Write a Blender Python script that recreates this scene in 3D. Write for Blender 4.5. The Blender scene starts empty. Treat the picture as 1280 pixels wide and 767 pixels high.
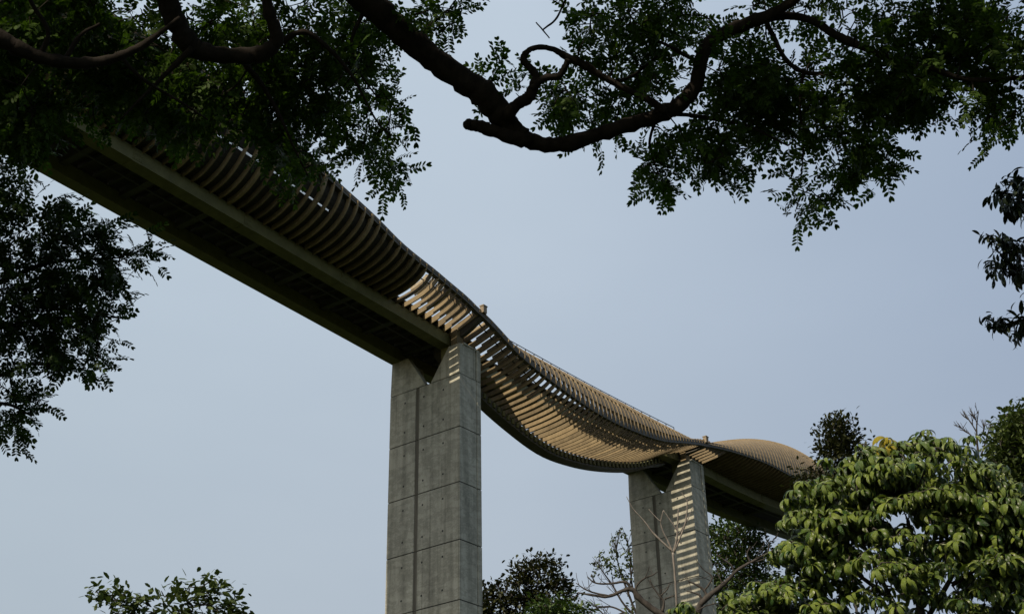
import bpy, math, random
import numpy as np
from mathutils import Vector, Matrix

rng = np.random.default_rng(7)
random.seed(7)
SC = bpy.context.scene
COL = SC.collection
R = math.radians

# ------------------------------------------------------------------ camera
F, PITCH, ROLL = 1779.8, R(29.508), R(1.215)
ZC = 1.6
cam_d = bpy.data.cameras.new('camera')
cam_d.sensor_width = 36.0
cam_d.lens = 36.0 * F / 1280.0
cam_d.clip_start = 0.1
cam_d.clip_end = 6000
cam = bpy.data.objects.new('camera', cam_d)
COL.objects.link(cam)
_c, _s = math.cos(PITCH), math.sin(PITCH)
fwd = Vector((0, _c, _s)); right0 = Vector((1, 0, 0)); up0 = Vector((0, -_s, _c))
cr, sr = math.cos(ROLL), math.sin(ROLL)
right = right0 * cr - up0 * sr
up = right0 * sr + up0 * cr
M = Matrix.Identity(4)
for i, v in enumerate((right, up, -fwd)):
    for j in range(3):
        M[j][i] = v[j]
M.translation = Vector((0, 0, ZC))
cam.matrix_world = M
SC.camera = cam
CAMP = np.array([0, 0, ZC])
_r, _u, _f = np.array(right), np.array(up), np.array(fwd)


def at(x, y, dist):
    """point seen at photograph position (x, y), dist metres in front of the camera"""
    x = np.asarray(x, float); y = np.asarray(y, float); dist = np.asarray(dist, float)
    a = (x - 640) / F; b = (383.5 - y) / F
    v = _f + a[..., None] * _r + b[..., None] * _u
    v = v / np.linalg.norm(v, axis=-1, keepdims=True)
    return CAMP + v * dist[..., None]


# ------------------------------------------------------------------ helpers
def tag(o, label=None, cat=None, group=None, kind=None):
    if label: o['label'] = label
    if cat: o['category'] = cat
    if group: o['group'] = group
    if kind: o['kind'] = kind
    return o


def thing(name, label, cat, loc=(0, 0, 0), rz=0.0, group=None):
    o = bpy.data.objects.new(name, None)
    o.empty_display_size = 0.5
    COL.objects.link(o)
    o.location = loc
    o.rotation_euler = (0, 0, rz)
    return tag(o, label, cat, group)


class MB:
    """collects polygons, links them as one mesh object"""
    def __init__(self):
        self.v = []; self.f = []; self.m = []; self.n = 0

    def add(self, verts, faces, mi=0):
        verts = np.asarray(verts, float).reshape(-1, 3)
        self.v.append(verts)
        for q in faces:
            self.f.append([i + self.n for i in q]); self.m.append(mi)
        self.n += len(verts)

    def box(self, x0, x1, y0, y1, z0, z1, mi=0):
        v = [(x0, y0, z0), (x1, y0, z0), (x1, y1, z0), (x0, y1, z0), (x0, y0, z1), (x1, y0, z1), (x1, y1, z1), (x0, y1, z1)]
        self.add(v, [(3, 2, 1, 0), (4, 5, 6, 7), (0, 1, 5, 4), (1, 2, 6, 5), (2, 3, 7, 6), (3, 0, 4, 7)], mi)

    def prism(self, poly, y0, y1, mi=0):
        """polygon in (x, z) extruded along y"""
        n = len(poly)
        v = [(p[0], y0, p[1]) for p in poly] + [(p[0], y1, p[1]) for p in poly]
        fs = [tuple(range(n)), tuple(range(2 * n - 1, n - 1, -1))]
        fs += [(i, i + n, (i + 1) % n + n, (i + 1) % n) for i in range(n)]
        self.add(v, fs, mi)

    def plan(self, poly, z0, z1, mi=0):
        """polygon in (x, y) extruded along z"""
        n = len(poly)
        v = [(p[0], p[1], z0) for p in poly] + [(p[0], p[1], z1) for p in poly]
        fs = [tuple(range(n - 1, -1, -1)), tuple(range(n, 2 * n))]
        fs += [(i, (i + 1) % n, (i + 1) % n + n, i + n) for i in range(n)]
        self.add(v, fs, mi)

    def sweep(self, secs, closed=True, mi=0):
        """secs: list of equal-length rings (k,3)"""
        k = len(secs[0]); b = np.concatenate([np.asarray(s, float) for s in secs])
        fs = []
        for i in range(len(secs) - 1):
            for j in range(k if closed else k - 1):
                a0 = i * k + j; a1 = i * k + (j + 1) % k
                fs.append((a0, a1, a1 + k, a0 + k))
        if closed:
            fs.append(tuple(range(k - 1, -1, -1)))
            e = (len(secs) - 1) * k
            fs.append(tuple(range(e, e + k)))
        self.add(b, fs, mi)

    def tube(self, pts, rad, sides=8, mi=0):
        pts = np.asarray(pts, float)
        rad = np.broadcast_to(np.asarray(rad, float), (len(pts),))
        t = np.gradient(pts, axis=0)
        t /= np.linalg.norm(t, axis=1, keepdims=True) + 1e-9
        ref = np.array([0.31, 0.2, 0.93])
        secs = []
        ang = np.arange(sides) / sides * 2 * np.pi
        for p, d, r in zip(pts, t, rad):
            a = np.cross(d, ref); a /= np.linalg.norm(a) + 1e-9
            b = np.cross(d, a)
            secs.append(p + r * (np.cos(ang)[:, None] * a + np.sin(ang)[:, None] * b))
        self.sweep(secs, True, mi)

    def build(self, name, mats, parent=None, origin=None, smooth=False, kind=None):
        v = np.concatenate(self.v)
        if origin is not None: v = v - np.asarray(origin)
        me = bpy.data.meshes.new(name)
        me.from_pydata(v.tolist(), [], self.f)
        mats = mats if isinstance(mats, (list, tuple)) else [mats]
        for m in mats: me.materials.append(m)
        if len(mats) > 1: me.polygons.foreach_set('material_index', np.array(self.m, dtype=np.int32))
        if smooth: me.polygons.foreach_set('use_smooth', np.ones(len(self.f), dtype=bool))
        me.update()
        o = bpy.data.objects.new(name, me)
        COL.objects.link(o)
        if parent is not None: o.parent = parent
        if kind: o['kind'] = kind
        return o


def quads_object(name, V, Q, mats, parent=None, origin=None, mi=None, uv=None, smooth=False):
    """fast mesh from a vertex array and a quad array"""
    me = bpy.data.meshes.new(name)
    V = np.asarray(V, np.float32)
    if origin is not None: V = V - np.asarray(origin, np.float32)
    Q = np.asarray(Q, np.int32)
    me.vertices.add(len(V)); me.vertices.foreach_set('co', V.ravel())
    me.loops.add(Q.size); me.loops.foreach_set('vertex_index', Q.ravel())
    me.polygons.add(len(Q))
    me.polygons.foreach_set('loop_start', np.arange(0, Q.size, 4, dtype=np.int32))
    mats = mats if isinstance(mats, (list, tuple)) else [mats]
    for m in mats: me.materials.append(m)
    if mi is not None: me.polygons.foreach_set('material_index', np.asarray(mi, np.int32))
    if smooth: me.polygons.foreach_set('use_smooth', np.ones(len(Q), dtype=bool))
    if uv is not None:
        l = me.uv_layers.new(name='UVMap')
        l.data.foreach_set('uv', np.asarray(uv, np.float32)[Q.ravel()].ravel())
    me.update(calc_edges=True)
    me.validate()
    o = bpy.data.objects.new(name, me)
    COL.objects.link(o)
    if parent is not None: o.parent = parent
    return o


def smooth_path(pts, n=6):
    """Catmull-Rom through points (k, d)"""
    p = np.asarray(pts, float)
    if len(p) < 3: 
        t = np.linspace(0, 1, n + 1)[:, None]
        return p[0] * (1 - t) + p[-1] * t
    q = np.vstack([2 * p[0] - p[1], p, 2 * p[-1] - p[-2]])
    out = []
    for i in range(1, len(q) - 2):
        for t in np.linspace(0, 1, n, endpoint=False):
            a, b, c, d = q[i - 1], q[i], q[i + 1], q[i + 2]
            out.append(0.5 * (2 * b + (c - a) * t + (2 * a - 5 * b + 4 * c - d) * t * t + (3 * b - a - 3 * c + d) * t ** 3))
    out.append(p[-1])
    return np.array(out)


# ------------------------------------------------------------------ materials
def new_mat(name):
    m = bpy.data.materials.new(name)
    m.use_nodes = True
    nt = m.node_tree
    return m, nt, nt.nodes['Principled BSDF'], nt.nodes['Material Output']


def ramp(nt, fac, stops):
    r = nt.nodes.new('ShaderNodeValToRGB')
    el = r.color_ramp.elements
    while len(el) < len(stops): el.new(0.5)
    for e, (p, c) in zip(el, stops):
        e.position = p; e.color = (c[0], c[1], c[2], 1)
    nt.links.new(fac, r.inputs['Fac'])
    return r.outputs['Color']


def noise(nt, scale=5, detail=6, rough=0.6, stretch=(1, 1, 1), coord='Object'):
    tc = nt.nodes.new('ShaderNodeTexCoord')
    mp = nt.nodes.new('ShaderNodeMapping')
    mp.inputs['Scale'].default_value = stretch
    nt.links.new(tc.outputs[coord], mp.inputs['Vector'])
    n = nt.nodes.new('ShaderNodeTexNoise')
    n.inputs['Scale'].default_value = scale
    n.inputs['Detail'].default_value = detail
    n.inputs['Roughness'].default_value = rough
    nt.links.new(mp.outputs['Vector'], n.inputs['Vector'])
    return n.outputs['Fac']


def mix(nt, fac, a, b, mode='MIX'):
    x = nt.nodes.new('ShaderNodeMix')
    x.data_type = 'RGBA'; x.blend_type = mode
    for s, v in ((x.inputs[0], fac), (x.inputs[6], a), (x.inputs[7], b)):
        if hasattr(v, 'links') or hasattr(v, 'is_linked'): nt.links.new(v, s)
        elif isinstance(v, (int, float)): s.default_value = v
        else: s.default_value = (v[0], v[1], v[2], 1)
    return x.outputs[2]


def bump(nt, bs, h, strength=0.3, dist=0.02):
    b = nt.nodes.new('ShaderNodeBump')
    b.inputs['Strength'].default_value = strength
    b.inputs['Distance'].default_value = dist
    nt.links.new(h, b.inputs['Height'])
    nt.links.new(b.outputs['Normal'], bs.inputs['Normal'])


def surf(name, c0, c1, scale=3, stretch=(1, 1, 1), rough=0.7, bmp=0.2, spec=0.3):
    m, nt, bs, out = new_mat(name)
    n = noise(nt, scale, 8, 0.65, stretch)
    col = ramp(nt, n, [(0.3, c0), (0.72, c1)])
    nt.links.new(col, bs.inputs['Base Color'])
    bs.inputs['Roughness'].default_value = rough
    bs.inputs['Specular IOR Level'].default_value = spec
    if bmp: bump(nt, bs, n, bmp)
    return m


def concrete():
    m, nt, bs, out = new_mat('board_marked_concrete')
    big = noise(nt, 0.45, 6, 0.6, (1, 1, 0.8))
    fine = noise(nt, 9, 8, 0.7)
    streak = noise(nt, 0.8, 5, 0.55, (2.2, 2.2, 0.10))
    dirt = noise(nt, 0.9, 9, 0.72, (1, 1, 0.35))
    a = ramp(nt, big, [(0.3, (0.43, 0.41, 0.32)), (0.7, (0.60, 0.57, 0.45))])
    a = mix(nt, 0.35, a, ramp(nt, fine, [(0.3, (0.29, 0.28, 0.22)), (0.75, (0.62, 0.60, 0.49))]))
    s = ramp(nt, streak, [(0.36, (0.42, 0.42, 0.40)), (0.56, (1, 1, 1))])
    a = mix(nt, 0.45, a, s, 'MULTIPLY')
    d = ramp(nt, dirt, [(0.30, (0.40, 0.40, 0.40)), (0.5, (1, 1, 1))])
    a = mix(nt, 0.6, a, d, 'MULTIPLY')
    blot = noise(nt, 0.55, 10, 0.75, (0.8, 0.8, 1.6))
    a = mix(nt, 0.8, a, ramp(nt, blot, [(0.44, (1, 1, 1)), (0.50, (0.66, 0.67, 0.66)), (0.57, (1, 1, 1))]), 'MULTIPLY')
    runs = noise(nt, 1.5, 3, 0.5, (2.0, 2.0, 0.035))
    a = mix(nt, 0.5, a, ramp(nt, runs, [(0.58, (1, 1, 1)), (0.68, (0.45, 0.44, 0.40))]), 'MULTIPLY')
    tc = nt.nodes.new('ShaderNodeTexCoord'); sx_ = nt.nodes.new('ShaderNodeSeparateXYZ')
    nt.links.new(tc.outputs['Object'], sx_.inputs[0])
    dv = nt.nodes.new('ShaderNodeMath'); dv.operation = 'DIVIDE'; dv.inputs[1].default_value = 4.102
    nt.links.new(sx_.outputs['Z'], dv.inputs[0])
    fl = nt.nodes.new('ShaderNodeMath'); fl.operation = 'FLOOR'; nt.links.new(dv.outputs[0], fl.inputs[0])
    wn = nt.nodes.new('ShaderNodeTexWhiteNoise'); wn.noise_dimensions = '1D'; nt.links.new(fl.outputs[0], wn.inputs['W'])
    a = mix(nt, 1.0, a, ramp(nt, wn.outputs['Value'], [(0.0, (0.84, 0.85, 0.86)), (1.0, (1.06, 1.05, 1.02))]), 'MULTIPLY')
    nt.links.new(a, bs.inputs['Base Color'])
    bs.inputs['Roughness'].default_value = 0.85
    bs.inputs['Specular IOR Level'].default_value = 0.2
    bump(nt, bs, fine, 0.25, 0.03)
    return m


def leaf_mat(name, c0, c1, trans=0.2, rough=0.5, veins=False, spec=0.25, tcol=None):
    m, nt, bs, out = new_mat(name)
    g = nt.nodes.new('ShaderNodeNewGeometry')
    col = ramp(nt, g.outputs['Random Per Island'], [(0.0, c0), (1.0, c1)])
    if veins:
        uvn = nt.nodes.new('ShaderNodeUVMap')
        sp = nt.nodes.new('ShaderNodeSeparateXYZ')
        nt.links.new(uvn.outputs['UV'], sp.inputs[0])
        ab = nt.nodes.new('ShaderNodeMath'); ab.operation = 'ABSOLUTE'
        nt.links.new(sp.outputs['X'], ab.inputs[0])
        k = nt.nodes.new('ShaderNodeMath'); k.operation = 'MULTIPLY_ADD'
        nt.links.new(ab.outputs[0], k.inputs[0]); k.inputs[1].default_value = -0.22
        nt.links.new(sp.outputs['Y'], k.inputs[2])
        w = nt.nodes.new('ShaderNodeMath'); w.operation = 'MULTIPLY'
        nt.links.new(k.outputs[0], w.inputs[0]); w.inputs[1].default_value = 62.0
        sn = nt.nodes.new('ShaderNodeMath'); sn.operation = 'SINE'
        nt.links.new(w.outputs[0], sn.inputs[0])
        vm = ramp(nt, sn.outputs[0], [(0.0, (0.62, 0.66, 0.6)), (0.75, (1.15, 1.12, 1.1))])
        col = mix(nt, 1.0, col, vm, 'MULTIPLY')
        bump(nt, bs, sn.outputs[0], 0.5, 0.02)
    nt.links.new(col, bs.inputs['Base Color'])
    bs.inputs['Roughness'].default_value = rough
    bs.inputs['Specular IOR Level'].default_value = spec
    if trans > 0:
        tr = nt.nodes.new('ShaderNodeBsdfTranslucent')
        tc = mix(nt, 1.0, col, tcol or (1.3, 1.5, 0.6), 'MULTIPLY')
        nt.links.new(tc, tr.inputs['Color'])
        ms = nt.nodes.new('ShaderNodeMixShader')
        ms.inputs[0].default_value = trans
        nt.links.new(bs.outputs[0], ms.inputs[1]); nt.links.new(tr.outputs[0], ms.inputs[2])
        nt.links.new(ms.outputs[0], out.inputs['Surface'])
    return m


def vary(m, lo, hi):
    """each part gets its own slightly different shade of paint, with soft run marks"""
    nt = m.node_tree; bs = nt.nodes['Principled BSDF']
    src = bs.inputs['Base Color'].links[0].from_socket
    oi = nt.nodes.new('ShaderNodeObjectInfo')
    c = ramp(nt, oi.outputs['Random'], [(0.0, (lo, lo, lo * 0.98)), (1.0, (hi, hi * 0.98, hi * 0.94))])
    st = ramp(nt, noise(nt, 2.2, 6, 0.7, (1.5, 1.5, 0.5)), [(0.35, (0.68, 0.67, 0.64)), (0.6, (1, 1, 1))])
    a = mix(nt, 1.0, src, c, 'MULTIPLY')
    a = mix(nt, 0.8, a, st, 'MULTIPLY')
    nt.links.new(a, bs.inputs['Base Color'])
    return m


CONC = concrete()
HOLE = surf('joint_shadow_gap', (0.03, 0.03, 0.028), (0.06, 0.06, 0.055), 8, rough=0.95, bmp=0)
STAIN = surf('rust_stained_concrete', (0.085, 0.078, 0.06), (0.17, 0.155, 0.12), 2.2, (3, 3, 0.15), 0.9, 0.2)
XBEAM = surf('shade_darkened_cross_beam', (0.035, 0.035, 0.024), (0.06, 0.06, 0.04), 1.3, (1, 1, 1), 0.7, 0.05)  # shade under the deck put into the beam colour, darker than the girders
STEEL = surf('olive_grey_painted_steel', (0.085, 0.083, 0.028), (0.145, 0.138, 0.052), 1.3, (1, 1, 1), 0.6, 0.05)
RIBM = vary(surf('tan_painted_rib_steel', (0.165, 0.125, 0.066), (0.262, 0.204, 0.113), 0.9, (1, 1, 1), 0.6, 0.05), 0.72, 1.22)
BEAMD = surf('dark_weathered_beam', (0.055, 0.05, 0.04), (0.10, 0.09, 0.07), 1.5, (1, 1, 1), 0.6, 0.1)
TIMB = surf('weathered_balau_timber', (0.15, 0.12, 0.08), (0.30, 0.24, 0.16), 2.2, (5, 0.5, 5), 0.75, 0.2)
PALE = surf('pale_slat_timber', (0.24, 0.20, 0.13), (0.40, 0.34, 0.23), 2.2, (5, 0.5, 5), 0.75, 0.1)  # paler than the other timbers, for the added slats
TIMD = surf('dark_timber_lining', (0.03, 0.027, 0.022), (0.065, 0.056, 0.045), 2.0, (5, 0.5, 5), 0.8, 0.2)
RAILM = surf('dark_steel_rail', (0.03, 0.03, 0.03), (0.06, 0.058, 0.055), 4, rough=0.5, bmp=0)
BARKD = surf('dark_rain_tree_bark', (0.012, 0.010, 0.008), (0.032, 0.027, 0.022), 14, (1, 1, 0.35), 0.95, 0.6, 0.1)
BARKG = surf('grey_brown_bark', (0.03, 0.027, 0.023), (0.085, 0.075, 0.065), 9, (1, 1, 0.35), 0.95, 0.5, 0.1)
BARKP = surf('pale_bark', (0.13, 0.115, 0.10), (0.30, 0.265, 0.225), 9, (1, 1, 0.35), 0.9, 0.4, 0.1)
GRASS = surf('mown_grass', (0.011, 0.018, 0.005), (0.03, 0.04, 0.012), 0.25, rough=0.95, bmp=0.3, spec=0.1)

L_RAIN = leaf_mat('rain_tree_leaflet', (0.018, 0.038, 0.006), (0.055, 0.10, 0.015), 0.34, 0.55, spec=0.12)
L_LEFT = leaf_mat('feathery_leaflet', (0.014, 0.03, 0.007), (0.036, 0.066, 0.014), 0.14, 0.55, spec=0.12)
L_DROOP = leaf_mat('lance_leaf', (0.014, 0.022, 0.012), (0.03, 0.045, 0.02), 0.06, 0.5, spec=0.12)
L_BIG = leaf_mat('large_ribbed_leaf', (0.022, 0.062, 0.008), (0.215, 0.27, 0.045), 0.12, 0.32, True, 0.5)
L_YEL = leaf_mat('yellowing_leaf', (0.26, 0.22, 0.02), (0.42, 0.33, 0.03), 0.2, 0.45, True, 0.3)
L_DARK = leaf_mat('dark_evergreen_leaf', (0.016, 0.02, 0.008), (0.05, 0.055, 0.018), 0.1, 0.5, spec=0.25)
L_MID = leaf_mat('mid_green_leaf', (0.025, 0.05, 0.012), (0.08, 0.12, 0.03), 0.15, 0.5, spec=0.25)
L_OLIVE = leaf_mat('olive_leaf', (0.035, 0.055, 0.018), (0.10, 0.13, 0.04), 0.15, 0.5, spec=0.2)

# ------------------------------------------------------------------ bridge geometry
AZ = R(35.965)
C1 = np.array([-3.778, 89.454, 0.0])        # right front corner of the near pier
S1, S2 = 0.73, 32.9                           # wave nodes, over the two piers


def tab(s, T):
    a = np.array(T, float)
    # smooth interpolation (monotone-ish cubic through table)
    x, y = a[:, 0], a[:, 1]
    m = np.gradient(y, x)
    s = np.clip(s, x[0], x[-1])
    i = np.clip(np.searchsorted(x, s) - 1, 0, len(x) - 2)
    h = x[i + 1] - x[i]; t = (s - x[i]) / h
    return ((2 * t ** 3 - 3 * t ** 2 + 1) * y[i] + (t ** 3 - 2 * t ** 2 + t) * h * m[i]
            + (-2 * t ** 3 + 3 * t ** 2) * y[i + 1] + (t ** 3 - t ** 2) * h * m[i + 1])


ZG = [(-70, 48.1), (-20, 48.1), (-5, 48.1), (0.8, 48.1), (10, 48.65), (20, 49.25), (33, 50.0), (47, 50.85), (61, 52.5), (80, 55.0)]
ZL = [(-70, 50.4), (-45, 53.6), (-39, 54.1), (-34, 54.1), (-28.2, 54.1), (-21.8, 53.3), (-18.7, 52.4), (-15.3, 51.65), (-12.1, 51.1), (-9.5, 50.55),
      (-4.4, 50.3), (0.73, 49.85), (4.5, 48.25), (9, 47.25), (15, 46.78), (19.5, 47.2), (24, 48.1), (28.6, 49.6), (33, 50.95), (35.7, 51.5), (38.9, 51.95), (43, 52.4), (47.7, 52.6),
      (52, 52.8), (60, 53.3), (80, 55.5)]
ZB = [(0.73, 48.0), (3, 46.95), (5, 46.2), (9.6, 45.1), (13.7, 44.62), (18.2, 45.1), (22.9, 46.2), (28.2, 48.0), (31, 49.3), (33, 50.0)]


def zg(s): return float(tab(s, ZG)) + ZC
def zl(s): return float(tab(s, ZL)) + ZC
def zb(s): return float(tab(s, ZB)) + ZC
def ul(s): return 1.6 + 1.1 * abs(math.sin(math.pi * (s - 0.3) / 32.8))


def ztop(s):
    if s <= S1: w = math.sin(math.pi * min(1, (S1 - s) / 36.0)) if s > -36 else 0.0
    else: w = math.sin(math.pi * min(1, (s - S2) / 40.0))
    return max(zg(s) + 1.0 + 5.2 * max(w, 0), zl(s) + 0.5)


def ell(p, q, n, first):
    """quarter ellipse from p to q in (u, z); first='h': leaves horizontally and arrives vertically"""
    t = np.linspace(0, np.pi / 2, n)
    if first == 'h': return np.stack([p[0] + (q[0] - p[0]) * np.sin(t), p[1] + (q[1] - p[1]) * (1 - np.cos(t))], 1)
    return np.stack([p[0] + (q[0] - p[0]) * (1 - np.cos(t)), p[1] + (q[1] - p[1]) * np.sin(t)], 1)


def is_under(s): return S1 < s < S2


UB = -2.5


def arc_in(s, n=12):
    """girder (or lower beam) to lip"""
    L = (ul(s), zl(s))
    c = ell((UB, zb(s) + 0.75), L, n, 'h') if is_under(s) else ell((-1.18, zg(s) + 0.78), L, n, 'h')
    w = 0.7 * max(0, 1 - min(abs(s - S1), abs(s - S2)) / 7.0)      # flatter, straighter towards the piers
    t = np.sin(np.linspace(0, np.pi / 2, n))[:, None]
    return (1 - w) * c + w * (c[0] * (1 - t) + c[-1] * t)


def arc_out(s, n=8):
    """lip up to the top edge"""
    L = (ul(s), zl(s))
    if is_under(s):
        k = math.sin(math.pi * (s - S1) / (S2 - S1))
        T = (1.15 - 0.75 * k, max(zl(s) + 0.5, zg(s) + 0.75 + 0.3 * k))
        return ell(L, T, n, 'v')
    if s <= S1:
        return ell(L, (L[0] - 0.75, zl(s) + 0.36), n, 'v')
    k = min(1, (s - S2) / 5.0)
    return ell(L, (0.35 * k + (L[0] - 0.85) * (1 - k), ztop(s)), n, 'v')


def normal2(p):
    t = np.gradient(p, axis=0)
    t /= np.linalg.norm(t, axis=1, keepdims=True) + 1e-9
    return np.stack([-t[:, 1], t[:, 0]], 1)      # left of travel = inner side


bridge = thing('pedestrian_bridge', 'long wave shaped footbridge of curved ribs crossing high on concrete piers', 'bridge', (C1[0], C1[1], 0), -AZ)


def along(name, box_fn, s0, s1, step, mat, kind=None):
    """sweep a four-sided section whose corners depend on s"""
    m = MB(); secs = []
    for s in np.arange(s0, s1 + 1e-6, step):
        secs.append([(u, s, z) for u, z in box_fn(s)])
    m.sweep(secs)
    return m.build(name, mat, bridge, kind=kind)


SN, SF = -58.0, 76.0


def swing(s):
    """unseen bend of right-hand girder and deck, added so sun reaches the far pier"""
    a = min(1, max(0, (s - 2.0) / 4.0)); b = min(1, max(0, (31.6 - s) / 4.0))
    k = min(a, b)
    return -1.35 * k * k * (3 - 2 * k)


along('girder', lambda s: [(-6.4, zg(s)), (-5.5, zg(s)), (-5.5, zg(s) + 0.92), (-6.4, zg(s) + 0.92)], SN, SF, 1.0, STEEL)
along('girder', lambda s: [(-2.12 + swing(s), zg(s)), (-1.2 + swing(s), zg(s)), (-1.2 + swing(s), zg(s) + 0.92), (-2.12 + swing(s), zg(s) + 0.92)], SN, SF, 1.0, STEEL)
along('deck', lambda s: [(-6.7, zg(s) + 1.22), (-1.0 + swing(s), zg(s) + 1.22), (-1.0 + swing(s), zg(s) + 1.36), (-6.7, zg(s) + 1.36)], SN, SF, 1.0, TIMD)
# transverse beams under the deck: light joists, heavy frames every 4.4 m
ks = [k for k in range(-50, 50)]
for k in ks:
    s = k * 1.1 + 0.35
    if s < SN or s > SF: continue
    heavy = (k % 4 == 0)
    m = MB()
    w, h = (0.22, 0.55) if heavy else (0.07, 0.24)
    z1 = zg(s) + 1.21
    m.box(-5.49, -2.13 + swing(s), s - w, s + w, z1 - h - 0.1, z1 - 0.01)
    m.build('cross_beam', XBEAM, bridge)

# ribs
PITCH_R = 0.585
rest = MB()
nrib = 0
for k in range(-66, 115):
    s = S1 + (k + 0.5) * (0.75 if k < 0 else PITCH_R)
    if s < -48 or s > 66: continue
    pin = arc_in(s, 14); pout = arc_out(s, 9)[1:]
    p = np.vstack([pin, pout])
    nn = normal2(p)
    near = max(0, 1 - min(abs(s - S1), abs(s - S2)) / 5.5)
    dep = (1 + 0.55 * near) * np.interp(np.arange(len(p)), [0, 3, 13, len(p) - 1], [0.34, 0.36, 0.30, 0.16])
    wide = (0.11 if k % 6 == 0 else 0.05) if s < S1 else 0.042
    secs = []
    q = p + nn * dep[:, None]
    for i in range(len(p)):
        secs.append([(p[i, 0], s - wide, p[i, 1]), (p[i, 0], s + wide, p[i, 1]), (q[i, 0], s + wide, q[i, 1]), (q[i, 0], s - wide, q[i, 1])])
    if -33.5 < s < 32.5 and nrib < 100:
        m = MB(); m.sweep(secs); m.build('rib', RIBM, bridge); nrib += 1
    else:
        rest.sweep(secs)
rest.build('rib', RIBM, bridge, kind='stuff')


def strip(m, fn, s0, s1, step, a, b, th, n_off):
    """boards following the rib curve: fn(s) is the (u,z) curve sampled; a..b are fractions along it"""
    secs = []
    for s in np.arange(s0, s1 + 1e-6, step):
        c = fn(s); nn = normal2(c)
        i = np.linspace(0, 1, len(c))
        pa = np.array([np.interp(a, i, c[:, 0]), np.interp(a, i, c[:, 1])]); na = np.array([np.interp(a, i, nn[:, 0]), np.interp(a, i, nn[:, 1])])
        pb = np.array([np.interp(b, i, c[:, 0]), np.interp(b, i, c[:, 1])]); nb = np.array([np.interp(b, i, nn[:, 0]), np.interp(b, i, nn[:, 1])])
        r = [pa + na * n_off, pb + nb * n_off, pb + nb * (n_off + th), pa + na * (n_off + th)]
        secs.append([(x[0], s, x[1]) for x in r])
    m.sweep(secs)


# slats added to fill gaps by the near pier with sunlit faces, two rows
for k in range(-8, 11):
    if abs(k) < 1: continue
    for sh, o0, o1 in ((0.0, 0.74, 0.98), (0.5, 0.46, 0.66)):
        s = S1 + (k + sh) * (0.75 if k < 0 else 0.585)
        if abs(s - S1) < 0.4: continue
        c = arc_in(s, 14); nn = normal2(c)
        a = int(5 if k > 0 else 3); b = 14
        p = (c + nn * o0)[a:b]; q = (c + nn * o1)[a:b]
        m = MB()
        m.sweep([[(p[i, 0], s - 0.03, p[i, 1]), (p[i, 0], s + 0.03, p[i, 1]), (q[i, 0], s + 0.03, q[i, 1]), (q[i, 0], s - 0.03, q[i, 1])] for i in range(len(p))])
        m.build('filler_slat', PALE, bridge)


# timber lining on the inner face of the rising waves
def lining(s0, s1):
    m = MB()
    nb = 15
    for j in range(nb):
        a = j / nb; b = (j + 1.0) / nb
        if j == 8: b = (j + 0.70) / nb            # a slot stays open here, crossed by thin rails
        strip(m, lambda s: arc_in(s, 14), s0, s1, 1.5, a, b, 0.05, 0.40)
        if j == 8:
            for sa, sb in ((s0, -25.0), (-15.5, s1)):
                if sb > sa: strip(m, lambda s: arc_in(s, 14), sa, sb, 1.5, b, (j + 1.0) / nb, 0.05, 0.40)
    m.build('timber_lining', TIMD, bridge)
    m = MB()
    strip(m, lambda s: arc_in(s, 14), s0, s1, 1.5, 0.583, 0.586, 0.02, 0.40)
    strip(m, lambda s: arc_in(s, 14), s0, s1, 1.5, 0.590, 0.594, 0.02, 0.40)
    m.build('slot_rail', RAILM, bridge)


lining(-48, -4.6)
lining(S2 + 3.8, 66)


# timber cladding above the lip
def cladding(s0, s1, nb, cover, first=0.06):
    m = MB()
    for j in range(nb):
        a = first + (1 - first) * j / nb; b = first + (1 - first) * (j + cover) / nb
        strip(m, lambda s: arc_out(s, 9), s0, s1, 0.8, a, b, 0.05, 0.035)
    return m.build('timber_cladding', TIMB, bridge)


cladding(-48, S1 - 0.5, 3, 1.0, 0.0)
cladding(S1 + 0.4, S2 - 0.4, 3, 0.66, 0.16)
cladding(S2 + 0.5, 66, 9, 1.0, 0.0)


# lip beam, lower beam
def lipbox(s):
    u, z = ul(s), zl(s)
    return [(u - 0.40, z - 0.20), (u - 0.07, z - 0.22), (u - 0.06, z + 0.22), (u - 0.40, z + 0.18)]


along('edge_beam', lipbox, -48, 66, 0.8, BEAMD)
along('bottom_beam', lambda s: [(UB - 0.55, zb(s)), (UB + 0.25, zb(s) + 0.1), (UB + 0.25, zb(s) + 0.72), (UB - 0.55, zb(s) + 0.72)], S1 + 0.1, S2 - 0.3, 0.9, BEAMD)
# small lugs that bolt the ribs to the lower beam
for k in range(2, 53):
    s = S1 + (k + 0.5) * PITCH_R
    m = MB()
    m.box(UB + 0.23, UB + 0.40, s - 0.13, s + 0.13, zb(s) + 0.25, zb(s) + 0.62)
    m.build('rib_lug', STEEL, bridge)

m = MB()
m.tube([(-3.6, s, zg(s) + 0.62) for s in np.arange(-50, 70, 2.0)], 0.09, 8)
m.build('drain_pipe', RAILM, bridge)
for s in list(np.arange(-46, -2, 8.8)) + [40.0, 49.0]:
    m = MB()
    m.box(-1.197, -1.17, s - 0.35, s + 0.35, zg(s) + 0.12, zg(s) + 0.82)
    for dy in (-0.26, -0.1, 0.1, 0.26):
        for dz in (0.22, 0.47, 0.72): m.box(-1.172, -1.14, s + dy - 0.025, s + dy + 0.025, zg(s) + dz - 0.025, zg(s) + dz + 0.025)
    m.box(-2.1, -1.22, s - 0.4, s + 0.4, zg(s) - 0.025, zg(s) - 0.003)
    m.build('splice_plate', STEEL, bridge)

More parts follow.
